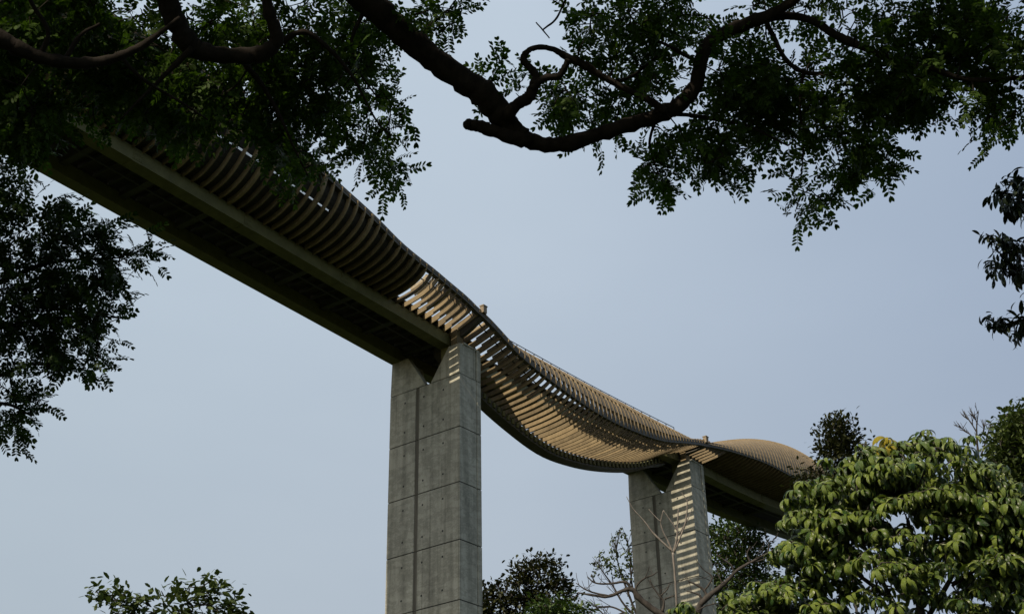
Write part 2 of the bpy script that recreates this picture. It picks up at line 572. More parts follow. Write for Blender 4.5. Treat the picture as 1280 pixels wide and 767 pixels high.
# node brackets from the piers to the lip and the stub posts on top
for sn in (S1, S2):
    m = MB()
    L = (ul(sn), zl(sn)); g = zg(sn)
    c = ell((-1.19, g + 0.35), (L[0] - 0.1, L[1] - 0.1), 10, 'h')
    c = 0.5 * c + 0.5 * np.linspace(c[0], c[-1], 10)
    hh = np.linspace(1.0, 0.42, 10)
    secs = [[(c[i, 0], sn - 0.17, c[i, 1]), (c[i, 0], sn + 0.17, c[i, 1]), (c[i, 0], sn + 0.17, c[i, 1] + hh[i]), (c[i, 0], sn - 0.17, c[i, 1] + hh[i])] for i in range(10)]
    m.sweep(secs); m.build('bracket', BEAMD, bridge)
    m = MB()
    m.box(L[0] - 0.2, L[0] + 0.12, sn - 0.2, sn + 0.2, L[1] + 0.1, L[1] + 0.62)
    m.box(L[0] - 0.24, L[0] + 0.16, sn - 0.24, sn + 0.24, L[1] + 0.62, L[1] + 0.70)
    m.build('stub_post', TIMB, bridge)


# hand rails: left side the whole way, right side over the dipping wave
def rail(s0, s1, u):
    m = MB()
    ss = np.arange(s0, s1 + 1e-6, 1.5)
    for dz, r in ((1.1, 0.035), (0.8, 0.015), (0.55, 0.015), (0.3, 0.015)):
        m.tube([(u, s, zg(s) + 1.36 + dz) for s in ss], r, 5)
    for s in ss:
        m.box(u - 0.03, u + 0.03, s - 0.03, s + 0.03, zg(s) + 1.36, zg(s) + 1.36 + 1.09)
    m.build('railing', RAILM, bridge)


rail(-48, 66, -6.3)
def rail_right():
    m = MB(); ss = np.arange(S1 + 4, S2 - 3.5, 1.2)
    top = [(arc_out(s, 9)[-1][0] - 0.05, s, arc_out(s, 9)[-1][1]) for s in ss]
    for dz, r in ((0.62, 0.035), (0.34, 0.018)):
        m.tube([(p[0], p[1], p[2] + dz) for p in top], r, 5)
    for p in top: m.box(p[0] - 0.025, p[0] + 0.025, p[1] - 0.025, p[1] + 0.025, p[2] - 0.2, p[2] + 0.62)
    m.build('railing', RAILM, bridge)


rail_right()


# ------------------------------------------------------------------ piers
def pier(label, s0, dz, k):
    """concrete wall pier with two tapering heads; k scales the width"""
    d = np.array([math.sin(AZ), math.cos(AZ), 0])
    base = C1 + d * s0
    t = thing('concrete_pier', label, 'bridge pier', (base[0], base[1], 0), -AZ, None)
    W, T, ST = 6.4, 2.2, 4.102
    zj = 45.38 + dz + ZC
    m = MB()
    z = zj
    # shaft lifts with a 5 cm recessed joint between them, a drain groove in the face
    def outline(e):
        return [(-W + e, e), (-4.0, e), (-4.0, 0.05 + e), (-3.66, 0.05 + e), (-3.66, e), (-e, e), (0.11 - e, 1.70), (0.05 - e, 1.73), (0.05 - e, 1.80), (0.13 - e, 1.83), (0.16 - e, T - e), (-W + e, T - e)]
    zs = [zj]
    while zs[-1] > 0.2: zs.append(zs[-1] - ST)
    for a, b in zip(zs[1:], zs[:-1]):
        a = max(a, 0.0)
        m.plan(outline(0), a + 0.075, b, 0)
        m.plan(outline(0.035), a, a + 0.075, 1)
        # tie holes
        if b - a > 3:
            for zz in (a + 0.95, b - 0.85):
                for u in (-5.0, -3.25, -1.47):
                    ang = np.arange(8) / 8 * 2 * np.pi
                    m.add([(u + 0.075 * math.cos(x), -0.004, zz + 0.085 * math.sin(x)) for x in ang], [tuple(range(8))], 1)
                for y in (0.35, 1.1):
                    ang = np.arange(8) / 8 * 2 * np.pi
                    m.add([(0.004, y + 0.04 * math.cos(x), zz + 0.05 * math.sin(x)) for x in ang], [tuple(range(8))], 1)
            # stained strip inside the groove
            m.add([(-3.99, 0.046, a + 0.08), (-3.67, 0.046, a + 0.08), (-3.67, 0.046, b - 0.01), (-3.99, 0.046, b - 0.01)], [(0, 1, 2, 3)], 2)
    o = m.build('shaft', [CONC, HOLE, STAIN], t, (0, 0, zj)); o.location = (0, 0, zj)
    # heads
    m = MB()
    m.plan(outline(0.035), zj, zj + 0.05, 1)
    z0 = zj + 0.05; z1 = zj + 2.42
    def head(z, inn, ins):
        return [(inn, ins), (-ins, ins), (0.10 - ins, 1.62), (-0.06, 1.70), (-0.06, 1.82), (0.13 - ins, 1.85), (0.16 - ins, T - ins), (inn, T - ins)]
    a = [(x, y, z0) for x, y in head(z0, -2.62, 0)]; b = [(x, y, z1) for x, y in head(z1, -1.02, 0.0)]
    m.sweep([a, b], True, 0)
    m.box(-0.30, 0.125, 0.35, T - 0.03, z1 + 0.003, z1 + 0.14, 0)
    m.build('pier_head', [CONC, HOLE], t)
    m = MB()
    m.plan(outline(0.035), zj, zj + 0.045, 1)
    m.prism([(-W, z0), (-3.12, z0), (-4.8, z1 + 0.3), (-W + 0.08, z1 + 0.3)], 0.0, 0.5, 0)
    m.prism([(-W, z0), (-4.6, z0), (-5.2, z1 + 0.3), (-W + 0.08, z1 + 0.3)], 0.5, T, 0)
    m.build('pier_head', [CONC, HOLE], t)
    m = MB()
    m.box(-0.95, -0.42, 0.2, 0.9, z1, zj + 3.75)
    m.build('bearing', RIBM, t)
    m = MB()
    m.box(-2.0, -1.25, 0.35, 1.3, z1 - 0.6, zg(s0 + 0.8) - 0.005)
    m.box(-6.2, -5.3, 0.3, 1.4, z1 + 0.3, zg(s0 + 0.8) - 0.005) if zg(s0 + 0.8) > z1 + 0.31 else None
    m.build('bearing', STEEL, t)
    return t


pier('tall streaked concrete pier standing nearest, fully in view at the middle of the bridge', 0.0, 0.0, 1.0)
pier('farther concrete pier with sunlit stripes down its face, behind the bare saplings', 32.45, 1.92, 0.97)

# ------------------------------------------------------------------ ground
g = MB()
N = 40
xs = np.linspace(-1500, 1500, N + 1)
V = []; Fq = []
for j in range(N + 1):
    for i in range(N + 1):
        V.append((xs[i], xs[j] + 900, 0.0))
for j in range(N):
    for i in range(N):
        a = j * (N + 1) + i
        Fq.append((a, a + 1, a + N + 2, a + N + 1))
g.add(V, Fq)
tag(g.build('ground', GRASS), kind='structure')


# ------------------------------------------------------------------ foliage tools
def unit(v): return v / (np.linalg.norm(v, axis=-1, keepdims=True) + 1e-9)


def frames(d, roll=None):
    """orthonormal frames with y = d"""
    d = unit(d)
    ref = np.tile(np.array([0.0, 0.0, 1.0]), (len(d), 1))
    ref[np.abs(d[:, 2]) > 0.97] = (1, 0, 0)
    x = unit(np.cross(d, ref)); z = np.cross(x, d)
    if roll is None: roll = rng.uniform(-0.9, 0.9, len(d))
    c, s = np.cos(roll)[:, None], np.sin(roll)[:, None]
    return np.stack([x * c + z * s, d, -x * s + z * c], 2)     # columns x, y, z


def place(unit_v, unit_q, pos, fr, scale):
    """instances of a leaf pattern as one vertex/quad array"""
    n, k = len(pos), len(unit_v)
    V = np.einsum('nij,kj->nki', fr, unit_v) * np.asarray(scale)[:, None, None] + pos[:, None, :]
    Q = unit_q[None] + (np.arange(n) * k)[:, None, None]
    return V.reshape(-1, 3), Q.reshape(-1, 4)


def leaflet(base, d, L, W, bend=0.15):
    d = np.asarray(d, float) / np.linalg.norm(d)
    side = np.array([-d[1], d[0], 0.0]); side /= np.linalg.norm(side) + 1e-9
    b = np.asarray(base, float); up_ = np.array([0, 0, 1.0])
    def p(t, w): return b + d * L * t + side * W * 0.5 * w - up_ * bend * L * t * t
    return np.array([b, p(0.32, 0.86), p(0.74, 0.92), p(1, 0.0), p(0.74, -0.92), p(0.32, -0.86)])


LQ = np.array([[0, 1, 2, 3], [3, 4, 5, 0]])


def pinnate(pairs=6, length=0.2, ll=0.05, lw=0.024, seed=0):
    r = np.random.default_rng(seed)
    V = []; Q = []
    for i in range(pairs):
        y = length * (0.18 + 0.8 * i / pairs)
        droop = -0.12 * (y / length) ** 2 * length * 2
        for sgn in (-1, 1):
            a = r.uniform(0.85, 1.25)
            l = leaflet((0, y, droop), (sgn * math.sin(a), math.cos(a), r.uniform(-0.35, 0.15)), ll * r.uniform(0.8, 1.15), lw * r.uniform(0.85, 1.15))
            Q.append(LQ + len(V) * 6); V.append(l)
    for a in (-0.35, 0.3):
        l = leaflet((0, length, -0.2 * length), (math.sin(a), math.cos(a), -0.3), ll, lw)
        Q.append(LQ + len(V) * 6); V.append(l)
    # rachis as a sliver
    V.append(np.array([(-0.002, 0, 0), (0.002, 0, 0), (0.0015, length * 0.5, -0.05 * length), (0.001, length, -0.2 * length), (-0.001, length, -0.2 * length), (-0.0015, length * 0.5, -0.05 * length)]))
    Q.append(np.array([[0, 1, 2, 5], [5, 2, 3, 4]]) + (len(V) - 1) * 6)
    return np.concatenate(V), np.concatenate(Q)


def blob_points(blobs, dist, spread, per_area, shell=0.0):
    """blobs of (x, y, rx, ry[, density]) in photograph positions; returns 3D points with real depth"""
    P = []
    for b in blobs:
        x, y, rx, ry = b[:4]; den = b[4] if len(b) > 4 else 1.0
        n = max(2, int(round(per_area * den * math.pi * rx * ry / 1000.0)))
        v = rng.normal(size=(n, 3)); v = unit(v)
        r = rng.uniform(shell, 1, n) ** (1 / 3)
        v = v * r[:, None]
        dd = dist + spread * v[:, 2] + rng.normal(0, spread * 0.15, n)
        P.append(at(x + rx * v[:, 0], y + ry * v[:, 1], dd))
    return np.concatenate(P)


def clumpy(p, k, thr):
    """keep the points that fall in clumps, leaving gaps between the sprays"""
    f = np.sin(p[:, 0] * k * 1.9 + 0.7) * np.sin(p[:, 2] * k * 2.1 + 1.1) + 0.6 * np.sin(p[:, 0] * k * 3.7 + p[:, 2] * k * 1.3) * np.sin(p[:, 1] * k * 2.3 - p[:, 2] * k * 2.9)
    return p[f > thr]


def grow(mb, skel, pts, r0=0.012, r1=0.004, maxlen=9e9, sides=4):
    """greedy twig network: each point joins the nearest node already in the tree; returns twig direction at each point"""
    nodes = np.array(skel, float)
    dmin = np.min(np.linalg.norm(pts[:, None] - nodes[None], axis=2), axis=1) if len(nodes) * len(pts) < 4e6 else rng.random(len(pts))
    order = np.argsort(dmin)
    dirs = np.zeros_like(pts)
    buf = np.zeros((len(nodes) + len(pts) * 2, 3)); n = len(nodes); buf[:n] = nodes
    for i in order:
        p = pts[i]
        d = np.linalg.norm(buf[:n] - p, axis=1)
        j = int(np.argmin(d)); q = buf[j]
        dirs[i] = p - q
        if d[j] < maxlen and d[j] > 1e-3:
            mid = (p + q) / 2 + rng.normal(0, 0.09, 3) * d[j] + np.array([0, 0, 0.06]) * d[j]
            mb.tube(np.array([q, mid, p]), [r0 if j < len(nodes) else (r0 + r1) / 2, (r0 + r1) / 2, r1], sides)
            buf[n] = mid; n += 1
        buf[n] = p; n += 1
    return unit(dirs)


def px_path(pts, dist, n=6):
    """pts: (x, y, radius_px[, extra distance]) -> smoothed 3D path + radii in metres"""
    a = []
    for p in pts:
        a.append([p[0], p[1], p[2], dist + (p[3] if len(p) > 3 else 0.0)])
    a = smooth_path(a, n)
    P = at(a[:, 0], a[:, 1], a[:, 3])
    r = np.maximum(a[:, 2], 0.2) * a[:, 3] / F
    return P, r


def limb(mb, pts, dist, n=6, sides=8, wob=0.04):
    P, r = px_path(pts, dist, n)
    r = r * (1 + wob * np.sin(np.arange(len(r)) * 1.7) + rng.normal(0, wob * 0.9, len(r)) + 0.16 * (rng.random(len(r)) < 0.08))
    P = P + rng.normal(0, 0.06, P.shape) * r[:, None]
    mb.tube(P, r, sides)
    return P


def leaves_on(pts, dirs, pat, per, size=(0.85, 1.2), droop=0.35, jit=0.06):
    n = len(pts) * per
    pos = np.repeat(pts, per, 0) + rng.normal(0, jit, (n, 3))
    d = np.repeat(dirs, per, 0) + rng.normal(0, 0.75, (n, 3)) + np.array([0, 0, -droop])
    sc = rng.uniform(size[0], size[1], n)
    fr = frames(d, rng.uniform(-1.2, 1.2, n))
    return place(pat[0], pat[1], pos, fr, sc)


def merge(parts):
    V = []; Q = []; k = 0
    for v, q in parts:
        V.append(v); Q.append(q + k); k += len(v)
    return np.concatenate(V), np.concatenate(Q)


PIN = [pinnate(5, 0.155, 0.049, 0.023, 1), pinnate(6, 0.18, 0.046, 0.021, 2), pinnate(4, 0.135, 0.05, 0.024, 3)]

# ------------------------------------------------------------------ overhanging rain tree
D0 = 11.0
base = np.array([-7.2, 5.0, 0.0])
rain = thing('rain_tree', 'spreading dark tree whose crooked limbs and feathery leaves hang across the top of the picture', 'tree', base)
w = MB()
trunk = np.array([base, base + (0.1, 0.1, 2.2), base + (0.4, 0.3, 4.4), base + (0.7, 0.6, 6.2)])
w.tube(smooth_path(trunk, 5), np.linspace(0.46, 0.30, 16), 12)
fork = trunk[-1]
w.build('trunk', BARKD, rain, base, smooth=True)
w = MB()
sk = []


def root_to(mb, target, r0, r1, lift=0.8):
    p = smooth_path([fork, fork * 0.6 + target * 0.4 + np.array([0, 0, lift]), target], 6)
    mb.tube(p, np.linspace(r0, r1, len(p)), 10)


# main crooked limb, from the upper left down to the elbow and up to the right
main = [(380, -75, 20), (440, -16, 18), (478, 18, 17), (520, 56, 16.5), (560, 88, 16), (598, 112, 17), (622, 138, 17), (640, 160, 13), (662, 176, 10.5),
        (692, 181, 9.5), (730, 174, 9), (775, 159, 9), (820, 146, 9.5), (850, 131, 9.5), (870, 105, 9), (876, 76, 8.5), (886, 55, 8.5), (915, 37, 8), (950, 24, 7.5), (975, 12, 6), (1002, -6, 5), (1030, -26, 5)]
P = limb(w, main, D0, 6, 12); sk.append(P)
root_to(w, P[0], 0.24, 0.125, 0.5)
sk.append(limb(w, [(664, 177, 9), (640, 172, 9), (615, 163, 8), (596, 157, 7.5), (585, 156, 7), (581, 156.5, 4.5)], D0 - 0.05, 6, 10))
sk.append(limb(w, [(632, 146, 8), (645, 132, 8), (660, 122, 7.5), (668, 108, 6.5), (670, 96, 5.5), (662, 84, 4.5), (654, 75, 4.5), (660, 64, 3.5), (674, 59, 3.5), (692, 62, 3.5), (708, 71, 4.5), (728, 80, 5), (752, 95, 4), (780, 110, 3.8), (812, 126, 4.5), (832, 140, 5)], D0 - 0.12, 6, 8))
sk.append(limb(w, [(664, 112, 4.5), (680, 98, 4.5), (696, 96, 4.5), (704, 88, 4), (711, 74, 4)], D0 - 0.15, 6, 8))
sk.append(limb(w, [(950, 24, 5.5), (985, 20, 5), (1015, 26, 4.5), (1045, 44, 5), (1085, 62, 4.5), (1120, 76, 4), (1165, 86, 3.5), (1215, 100, 3), (1290, 96, 2.5)], D0 + 0.1, 6, 8))
sk.append(limb(w, [(958, 28, 3.5), (968, 48, 3.2), (982, 74, 3.2), (1004, 90, 3), (1040, 92, 2)], D0 + 0.2, 6, 6))
sk.append(limb(w, [(838, 142, 3), (868, 145, 2.5), (900, 150, 2.5), (935, 158, 1.5), (985, 182, 1.2)], D0 + 0.1, 6, 6))
sk.append(limb(w, [(730, 80, 3), (762, 100, 2.4), (790, 95, 2), (822, 70, 1.5)], D0 + 0.2, 6, 6))
sk.append(limb(w, [(876, 80, 3), (830, 55, 2), (790, 40, 1.5), (750, 30, 1)], D0 + 0.3, 6, 6))
sk.append(limb(w, [(1004, 90, 2), (1000, 130, 1.5), (1004, 180, 1.1), (1000, 235, 0.8)], D0 + 0.2, 6, 5))
sk.append(limb(w, [(820, 148, 2.5), (812, 180, 1.6), (822, 215, 1)], D0 + 0.2, 6, 5))
# upper left limbs
P = limb(w, [(180, -60, 14), (205, -8, 13), (222, 32, 12), (240, 58, 13), (262, 66, 11), (300, 70, 9.5), (330, 66, 10), (346, 48, 8), (338, 22, 7), (330, -20, 6)], D0 - 0.6, 6, 10); sk.append(P)
root_to(w, P[0], 0.22, 0.09, 1.0)
P = limb(w, [(-70, 20, 11), (-10, 42, 10), (25, 62, 9), (60, 74, 8), (95, 79, 7), (130, 76, 6), (165, 64, 5), (195, 45, 3.5), (225, 22, 2.5)], D0 - 1.2, 6, 10); sk.append(P)
root_to(w, P[0], 0.18, 0.07, 0.6)
sk.append(limb(w, [(50, 70, 4), (60, 40, 3), (40, 5, 2.5), (30, -20, 2)], D0 - 1.2, 6, 6))
sk.append(limb(w, [(80, 78, 3.5), (100, 45, 2.5), (125, 30, 2)], D0 - 1.1, 6, 6))
sk.append(limb(w, [(346, 55, 5), (380, 40, 3.5), (410, 60, 3), (440, 95, 2), (470, 150, 1.3), (490, 170, 0.9)], D0 - 0.4, 6, 6))
sk.append(limb(w, [(300, 72, 4), (330, 110, 3), (352, 150, 2), (370, 190, 1.3), (385, 220, 0.9)], D0 - 0.4, 6, 6))
sk.append(limb(w, [(240, 60, 4), (210, 90, 3), (180, 120, 2), (150, 150, 1)], D0 - 0.7, 6, 6))
sk.append(limb(w, [(150, 70, 2.5), (180, 100, 2), (230, 130, 1.5), (260, 150, 1)], D0 - 1.0, 6, 6))
sk.append(limb(w, [(520, 52, 3), (540, 30, 2), (560, 12, 1.2)], D0, 6, 6))
sk.append(limb(w, [(460, 5, 3), (440, 50, 2.2), (450, 90, 1.4), (470, 120, 1)], D0, 6, 6))
# bare hooked twig
limb(w, [(712, -14, 1.4), (703, 8, 1.4), (694, 25, 1.4), (679, 37, 1.1)], D0, 5, 5)
limb(w, [(670, 28, 0.8), (678, 37, 1.0), (687, 48, 0.8)], D0, 4, 5)
limb(w, [(700, 6, 1), (692, 1, 0.8), (688, -2, 0.7)], D0, 4, 5)
blobs = [(30, 150, 50, 45, 1.4), (15, 60, 40, 60, 1.2), (40, 40, 90, 85, 1.0), (25, 125, 48, 66, 1.3), (20, 178, 40, 22, 1.0), (130, 40, 80, 60, 0.7), (120, 95, 55, 40, 0.75), (135, 135, 40, 30, 1.1), (200, 140, 50, 34, 0.9), (240, 162, 30, 18, 1.2), (210, 70, 80, 70, 0.9), (290, 100, 70, 75, 1.15),
         (300, 40, 70, 45, 1.0), (350, 110, 60, 60, 1.4), (330, 175, 35, 25, 1.2), (375, 200, 42, 36, 1.5), (390, 50, 70, 60, 1.0), (440, 40, 55, 55, 1.0), (445, 95, 40, 40, 1.2), (435, 140, 45, 32, 1.2), (470, 125, 28, 40, 1.0), (498, 160, 24, 14, 1.0), (462, 180, 34, 22, 1.0), (482, 212, 26, 20, 1.2),
         (530, 22, 45, 25, 1.1), (560, 10, 24, 14, 1.0), (540, 45, 16, 10, 1.0),
         (640, 105, 36, 24, 1.0), (690, 130, 40, 28, 0.9), (740, 165, 52, 18, 0.6), (735, 128, 50, 34, 0.7), (750, 30, 36, 30, 1.5), (770, 75, 50, 30, 0.7), (800, 20, 60, 28, 1.2), (850, 30, 50, 35, 0.8), (820, 95, 50, 40, 0.9), (800, 130, 30, 25, 0.8),
         (915, 65, 50, 40, 0.8), (940, 110, 60, 45, 1.0), (900, 120, 40, 40, 0.9), (880, 175, 70, 32, 1.3), (820, 205, 30, 30, 1.2), (830, 232, 15, 14, 1.0), (905, 205, 24, 22, 1.1), (950, 180, 50, 30, 1.4), (985, 140, 60, 45, 1.3), (1030, 150, 50, 32, 1.2),
         (1000, 225, 22, 22, 0.8), (1003, 255, 14, 14, 1.0), (1030, 240, 14, 18, 0.7), (1082, 208, 33, 30, 1.5), (1050, 205, 20, 20, 0.7), (1060, 100, 60, 45, 1.3), (1100, 45, 60, 40, 1.1), (1040, 25, 40, 22, 0.6), (960, 12, 60, 16, 0.7), (1150, 90, 60, 50, 1.4),
         (200, -70, 260, 55, 0.2), (650, -80, 200, 50, 0.45), (1060, -70, 260, 55, 0.5), (1400, 40, 120, 110, 0.7), (-130, 60, 110, 110, 0.5), (1180, 30, 70, 40, 1.1), (1240, 50, 50, 55, 1.3), (1225, 115, 45, 30, 1.4), (1250, 140, 30, 18, 1.2), (1120, 130, 40, 22, 1.1), (1165, 135, 24, 14, 1.0), (1235, 160, 12, 10, 1.0)]
pts = blob_points(blobs, D0 + 0.55, 0.8, 6.8)
pts = clumpy(pts, 2.6, -0.25)
dirs = grow(w, np.concatenate(sk)[::2], pts, 0.008, 0.003)
w.build('branch', BARKD, rain, base, smooth=True)
parts = []
for i, pat in enumerate(PIN):
    sel = np.arange(len(pts)) % 3 == i
    parts.append(leaves_on(pts[sel], dirs[sel], pat, 4, (0.8, 1.15), 0.12, 0.05))
V, Q = merge(parts)
quads_object('crown', V, Q, L_RAIN, rain, base)
# unseen upper crown, added overhead and behind the viewer to shade the leaves below
n = 15000
c = np.stack([rng.uniform(-16, 12, n), rng.uniform(-14, 8.0, n), rng.uniform(12.0, 15.5, n)], 1)
hole = (np.sin(c[:, 0] * 0.9 + 1.3) * np.sin(c[:, 1] * 0.8) > 0.72)
thin = ((c[:, 0] + 8.6) / 3.0) ** 2 + ((c[:, 1] - 1.4) / 2.6) ** 2 < 1  # opened here to let sun onto the upper left leaves
c = c[~hole & ~(thin & (rng.random(n) < 0.85))]
up_leaf = (leaflet((0, 0, 0), (0, 1, 0), 0.5, 0.26), LQ)
fr = frames(rng.normal(size=(len(c), 3)) * (1, 1, 0.35), rng.uniform(-0.7, 0.7, len(c)))
V, Q = place(up_leaf[0], up_leaf[1], c, fr, rng.uniform(0.7, 1.3, len(c)))
quads_object('crown', V, Q, L_RAIN, rain, base)
w = MB()
for tx, ty, tz in ((-12, -8, 12.5), (-4, -10, 13), (4, -6, 13), (9, 2, 13), (-13, 3, 13), (0, 4, 13)):
    root_to(w, np.array([tx, ty, tz], float), 0.2, 0.05, 1.8)
w.build('branch', BARKD, rain, base, smooth=True)

# ------------------------------------------------------------------ tree at the left edge
DL = 12.5
base = np.array([-9.3, 12.5, 0.0])
lt = thing('feathery_tree', 'dark leafy tree reaching in from the left edge, below the near end of the bridge', 'tree', base)
w = MB(); w.tube(smooth_path([base, base + (0.2, -0.3, 3), base + (0.5, -0.8, 6), base + (0.9, -1.2, 8.6)], 5), np.linspace(0.3, 0.1, 16), 10)
w.build('trunk', BARKD, lt, base, smooth=True)
fork = base + (0.5, -0.8, 6)
w = MB(); sk = []
for path in ([(-160, 420, 7), (-60, 380, 5), (0, 352, 3.5), (25, 342, 3), (48, 332, 2.2), (90, 325, 1.6), (150, 322, 1)],
             [(-160, 420, 6), (-60, 425, 4), (0, 410, 2.5), (50, 400, 2), (110, 395, 1.4), (160, 398, 0.9)],
             [(-160, 430, 6), (-60, 470, 4), (-5, 470, 2.5), (40, 455, 1.8), (100, 462, 1)],
             [(-120, 470, 5), (-40, 500, 3), (10, 505, 2), (40, 520, 1)],
             [(-140, 380, 6), (-60, 310, 4), (0, 270, 2.5), (40, 270, 1.6)]):
    P = limb(w, path, DL, 6, 6); sk.append(P)
    root_to(w, P[0], 0.09, 0.05, 0.2)
blobs = [(3, 207, 30, 22, 1.0), (8, 250, 30, 40, 1.2), (43, 285, 40, 40, 1.4), (68, 265, 25, 18, 1.0), (98, 307, 40, 30, 1.5), (115, 285, 22, 16, 1.0), (153, 317, 36, 14, 1.1), (181, 315, 16, 9, 0.9), (13, 325, 40, 40, 0.7), (73, 345, 50, 34, 1.4), (123, 345, 35, 25, 1.2), (148, 373, 26, 28, 1.2), (158, 400, 22, 12, 1.0),
         (18, 385, 45, 40, 1.0), (83, 395, 50, 30, 1.5), (113, 415, 30, 18, 1.0), (23, 435, 45, 28, 1.0), (68, 437, 35, 22, 1.1), (105, 454, 28, 10, 1.1), (123, 450, 10, 7, 0.9), (13, 477, 36, 26, 0.9), (39, 495, 22, 18, 0.9), (18, 517, 32, 18, 1.3), (15, 538, 14, 10, 1.0), (53, 467, 24, 14, 0.8), (-70, 260, 70, 80, 1.0), (-80, 400, 80, 100, 1.0), (-170, 330, 80, 160, 0.9), (-150, 180, 90, 70, 0.8), (-90, 530, 70, 50, 0.8)]
pts = blob_points(blobs, DL, 0.7, 7.4)
pts = clumpy(pts, 2.4, -0.36)
dirs = grow(w, np.concatenate(sk)[::2], pts, 0.008, 0.003)
w.build('branch', BARKD, lt, base, smooth=True)
parts = []
for i, pat in enumerate(PIN):
    sel = np.arange(len(pts)) % 3 == i
    parts.append(leaves_on(pts[sel], dirs[sel] + (0.25, 0, 0), pat, 4, (0.75, 1.1), 0.1, 0.06))
V, Q = merge(parts)
quads_object('crown', V, Q, L_LEFT, lt, base)


# ------------------------------------------------------------------ bent leaf with a midrib
def bent_leaf(L, W, droop, rows=5, fold=0.25):
    """leaf along +y that arches down; uv: x across (-1..1), y along"""
    V = []; UV = []; Q = []
    y = z = 0.0
    for i in range(rows + 1):
        t = i / rows
        a = 0.45 - droop * t * 1.6
        if i: y += L / rows * math.cos(a); z += L / rows * math.sin(a)
        wd = W * 0.5 * max(0.03, math.sin(math.pi * min(1, t * 0.93 + 0.04)) ** 0.75)
        V += [(-wd, y, z - fold * wd), (0, y, z), (wd, y, z - fold * wd)]
        UV += [(-1, t), (0, t), (1, t)]
        if i:
            b = (i - 1) * 3
            Q += [(b, b + 1, b + 4, b + 3), (b + 1, b + 2, b + 5, b + 4)]
    return np.array(V), np.array(Q), np.array(UV)


# ------------------------------------------------------------------ tree at the right edge (hanging lance leaves)
DR = 13.0
base = np.array([7.6, 11.5, 0.0])
rt = thing('drooping_leaf_tree', 'tree with hanging lance shaped leaves just poking in at the right edge', 'tree', base)
w = MB(); w.tube(smooth_path([base, base + (0.1, 0.2, 2.2), base + (0.0, 0.1, 4.4), base + (-0.1, 0.1, 6.3)], 5), np.linspace(0.20, 0.10, 16), 9)
w.build('trunk', BARKD, rt, base, smooth=True)
fork = base + (-0.1, 0.1, 6.2)
w = MB(); sk = []
for path in ([(1420, 300, 5), (1340, 262, 3), (1290, 250, 2), (1262, 242, 1.2), (1240, 240, 0.8)],
             [(1420, 340, 5), (1340, 325, 3), (1285, 318, 2), (1255, 305, 1.2), (1232, 292, 0.8)],
             [(1420, 340, 4), (1330, 350, 2), (1270, 338, 1.2), (1236, 335, 0.7)],
             [(1420, 420, 5), (1340, 420, 3), (1290, 400, 2), (1255, 405, 1.2), (1232, 398, 0.8)]):
    P = limb(w, path, DR, 6, 6); sk.append(P)
    root_to(w, P[0], 0.07, 0.04, 0.2)
blobs = [(1275, 225, 14, 8), (1258, 228, 10, 6), (1244, 243, 10, 7), (1268, 250, 18, 18, 1.4), (1290, 250, 20, 30), (1230, 290, 9, 6), (1242, 300, 14, 9), (1262, 310, 20, 14, 1.2), (1240, 326, 12, 6), (1255, 338, 18, 10), (1276, 335, 16, 20, 1.2), (1295, 330, 14, 30), (1278, 375, 6, 7), (1236, 396, 8, 5), (1250, 404, 16, 8, 1.3), (1272, 405, 14, 18, 1.3), (1295, 405, 14, 30), (1345, 250, 40, 50, 0.8), (1350, 330, 45, 50, 0.8), (1350, 420, 45, 45, 0.8), (1430, 200, 60, 80, 0.7), (1450, 330, 70, 80, 0.7), (1440, 450, 60, 60, 0.7), (1540, 280, 70, 140, 0.6), (1480, 100, 90, 60, 0.5), (1640, 250, 100, 120, 0.5), (1600, 420, 80, 80, 0.5)]
pts = blob_points(blobs, DR, 0.45, 14)
dirs = grow(w, np.concatenate(sk)[::2], pts, 0.007, 0.003)
w.build('branch', BARKD, rt, base, smooth=True)
lv, lq, luv = bent_leaf(0.105, 0.036, 0.9, 4)
per = 5
n = len(pts) * per
pos = np.repeat(pts, per, 0) + rng.normal(0, 0.025, (n, 3))
d = np.repeat(dirs, per, 0) * 0.4 + rng.normal(0, 0.55, (n, 3)) + (0, 0, -0.55)
V, Q = place(lv, lq, pos, frames(d, rng.uniform(-0.5, 0.5, n)), rng.uniform(0.7, 1.25, n))
quads_object('crown', V, Q, L_DROOP, rt, base)

# ------------------------------------------------------------------ large-leaved tree, lower right
DB = 38.0
base = at(1150, 800, DB); base = np.array([base[0], base[1] + 0.5, 0.0])
big = thing('broad_leaved_tree', 'big sunlit tree with whorls of large glossy ribbed leaves filling the lower right corner', 'tree', base)
top = at(1135, 650, DB + 0.4)
w = MB()
tp = smooth_path([base, base + (0.05, -0.1, 3), base * 0.35 + top * 0.65, top], 6)
w.tube(tp, np.linspace(0.24, 0.05, len(tp)), 9)
w.build('trunk', BARKG, big, base, smooth=True)
w = MB(); sk = [tp[len(tp) // 3:]]
for path in ([(1142, 800, 4), (1110, 740, 3), (1085, 690, 2.2), (1062, 655, 1.4)], [(1148, 790, 4), (1190, 720, 3), (1220, 660, 2), (1235, 620, 1.3)],
             [(1145, 790, 4), (1155, 700, 3), (1160, 640, 2), (1165, 580, 1.3)], [(1140, 810, 4), (1060, 770, 3), (1000, 740, 2), (930, 752, 1.2)],
             [(1110, 745, 3), (1050, 700, 2), (1010, 660, 1.4)], [(1190, 730, 3), (1240, 700, 2), (1290, 680, 1.2)]):
    sk.append(limb(w, path, DB + 0.3, 6, 6))
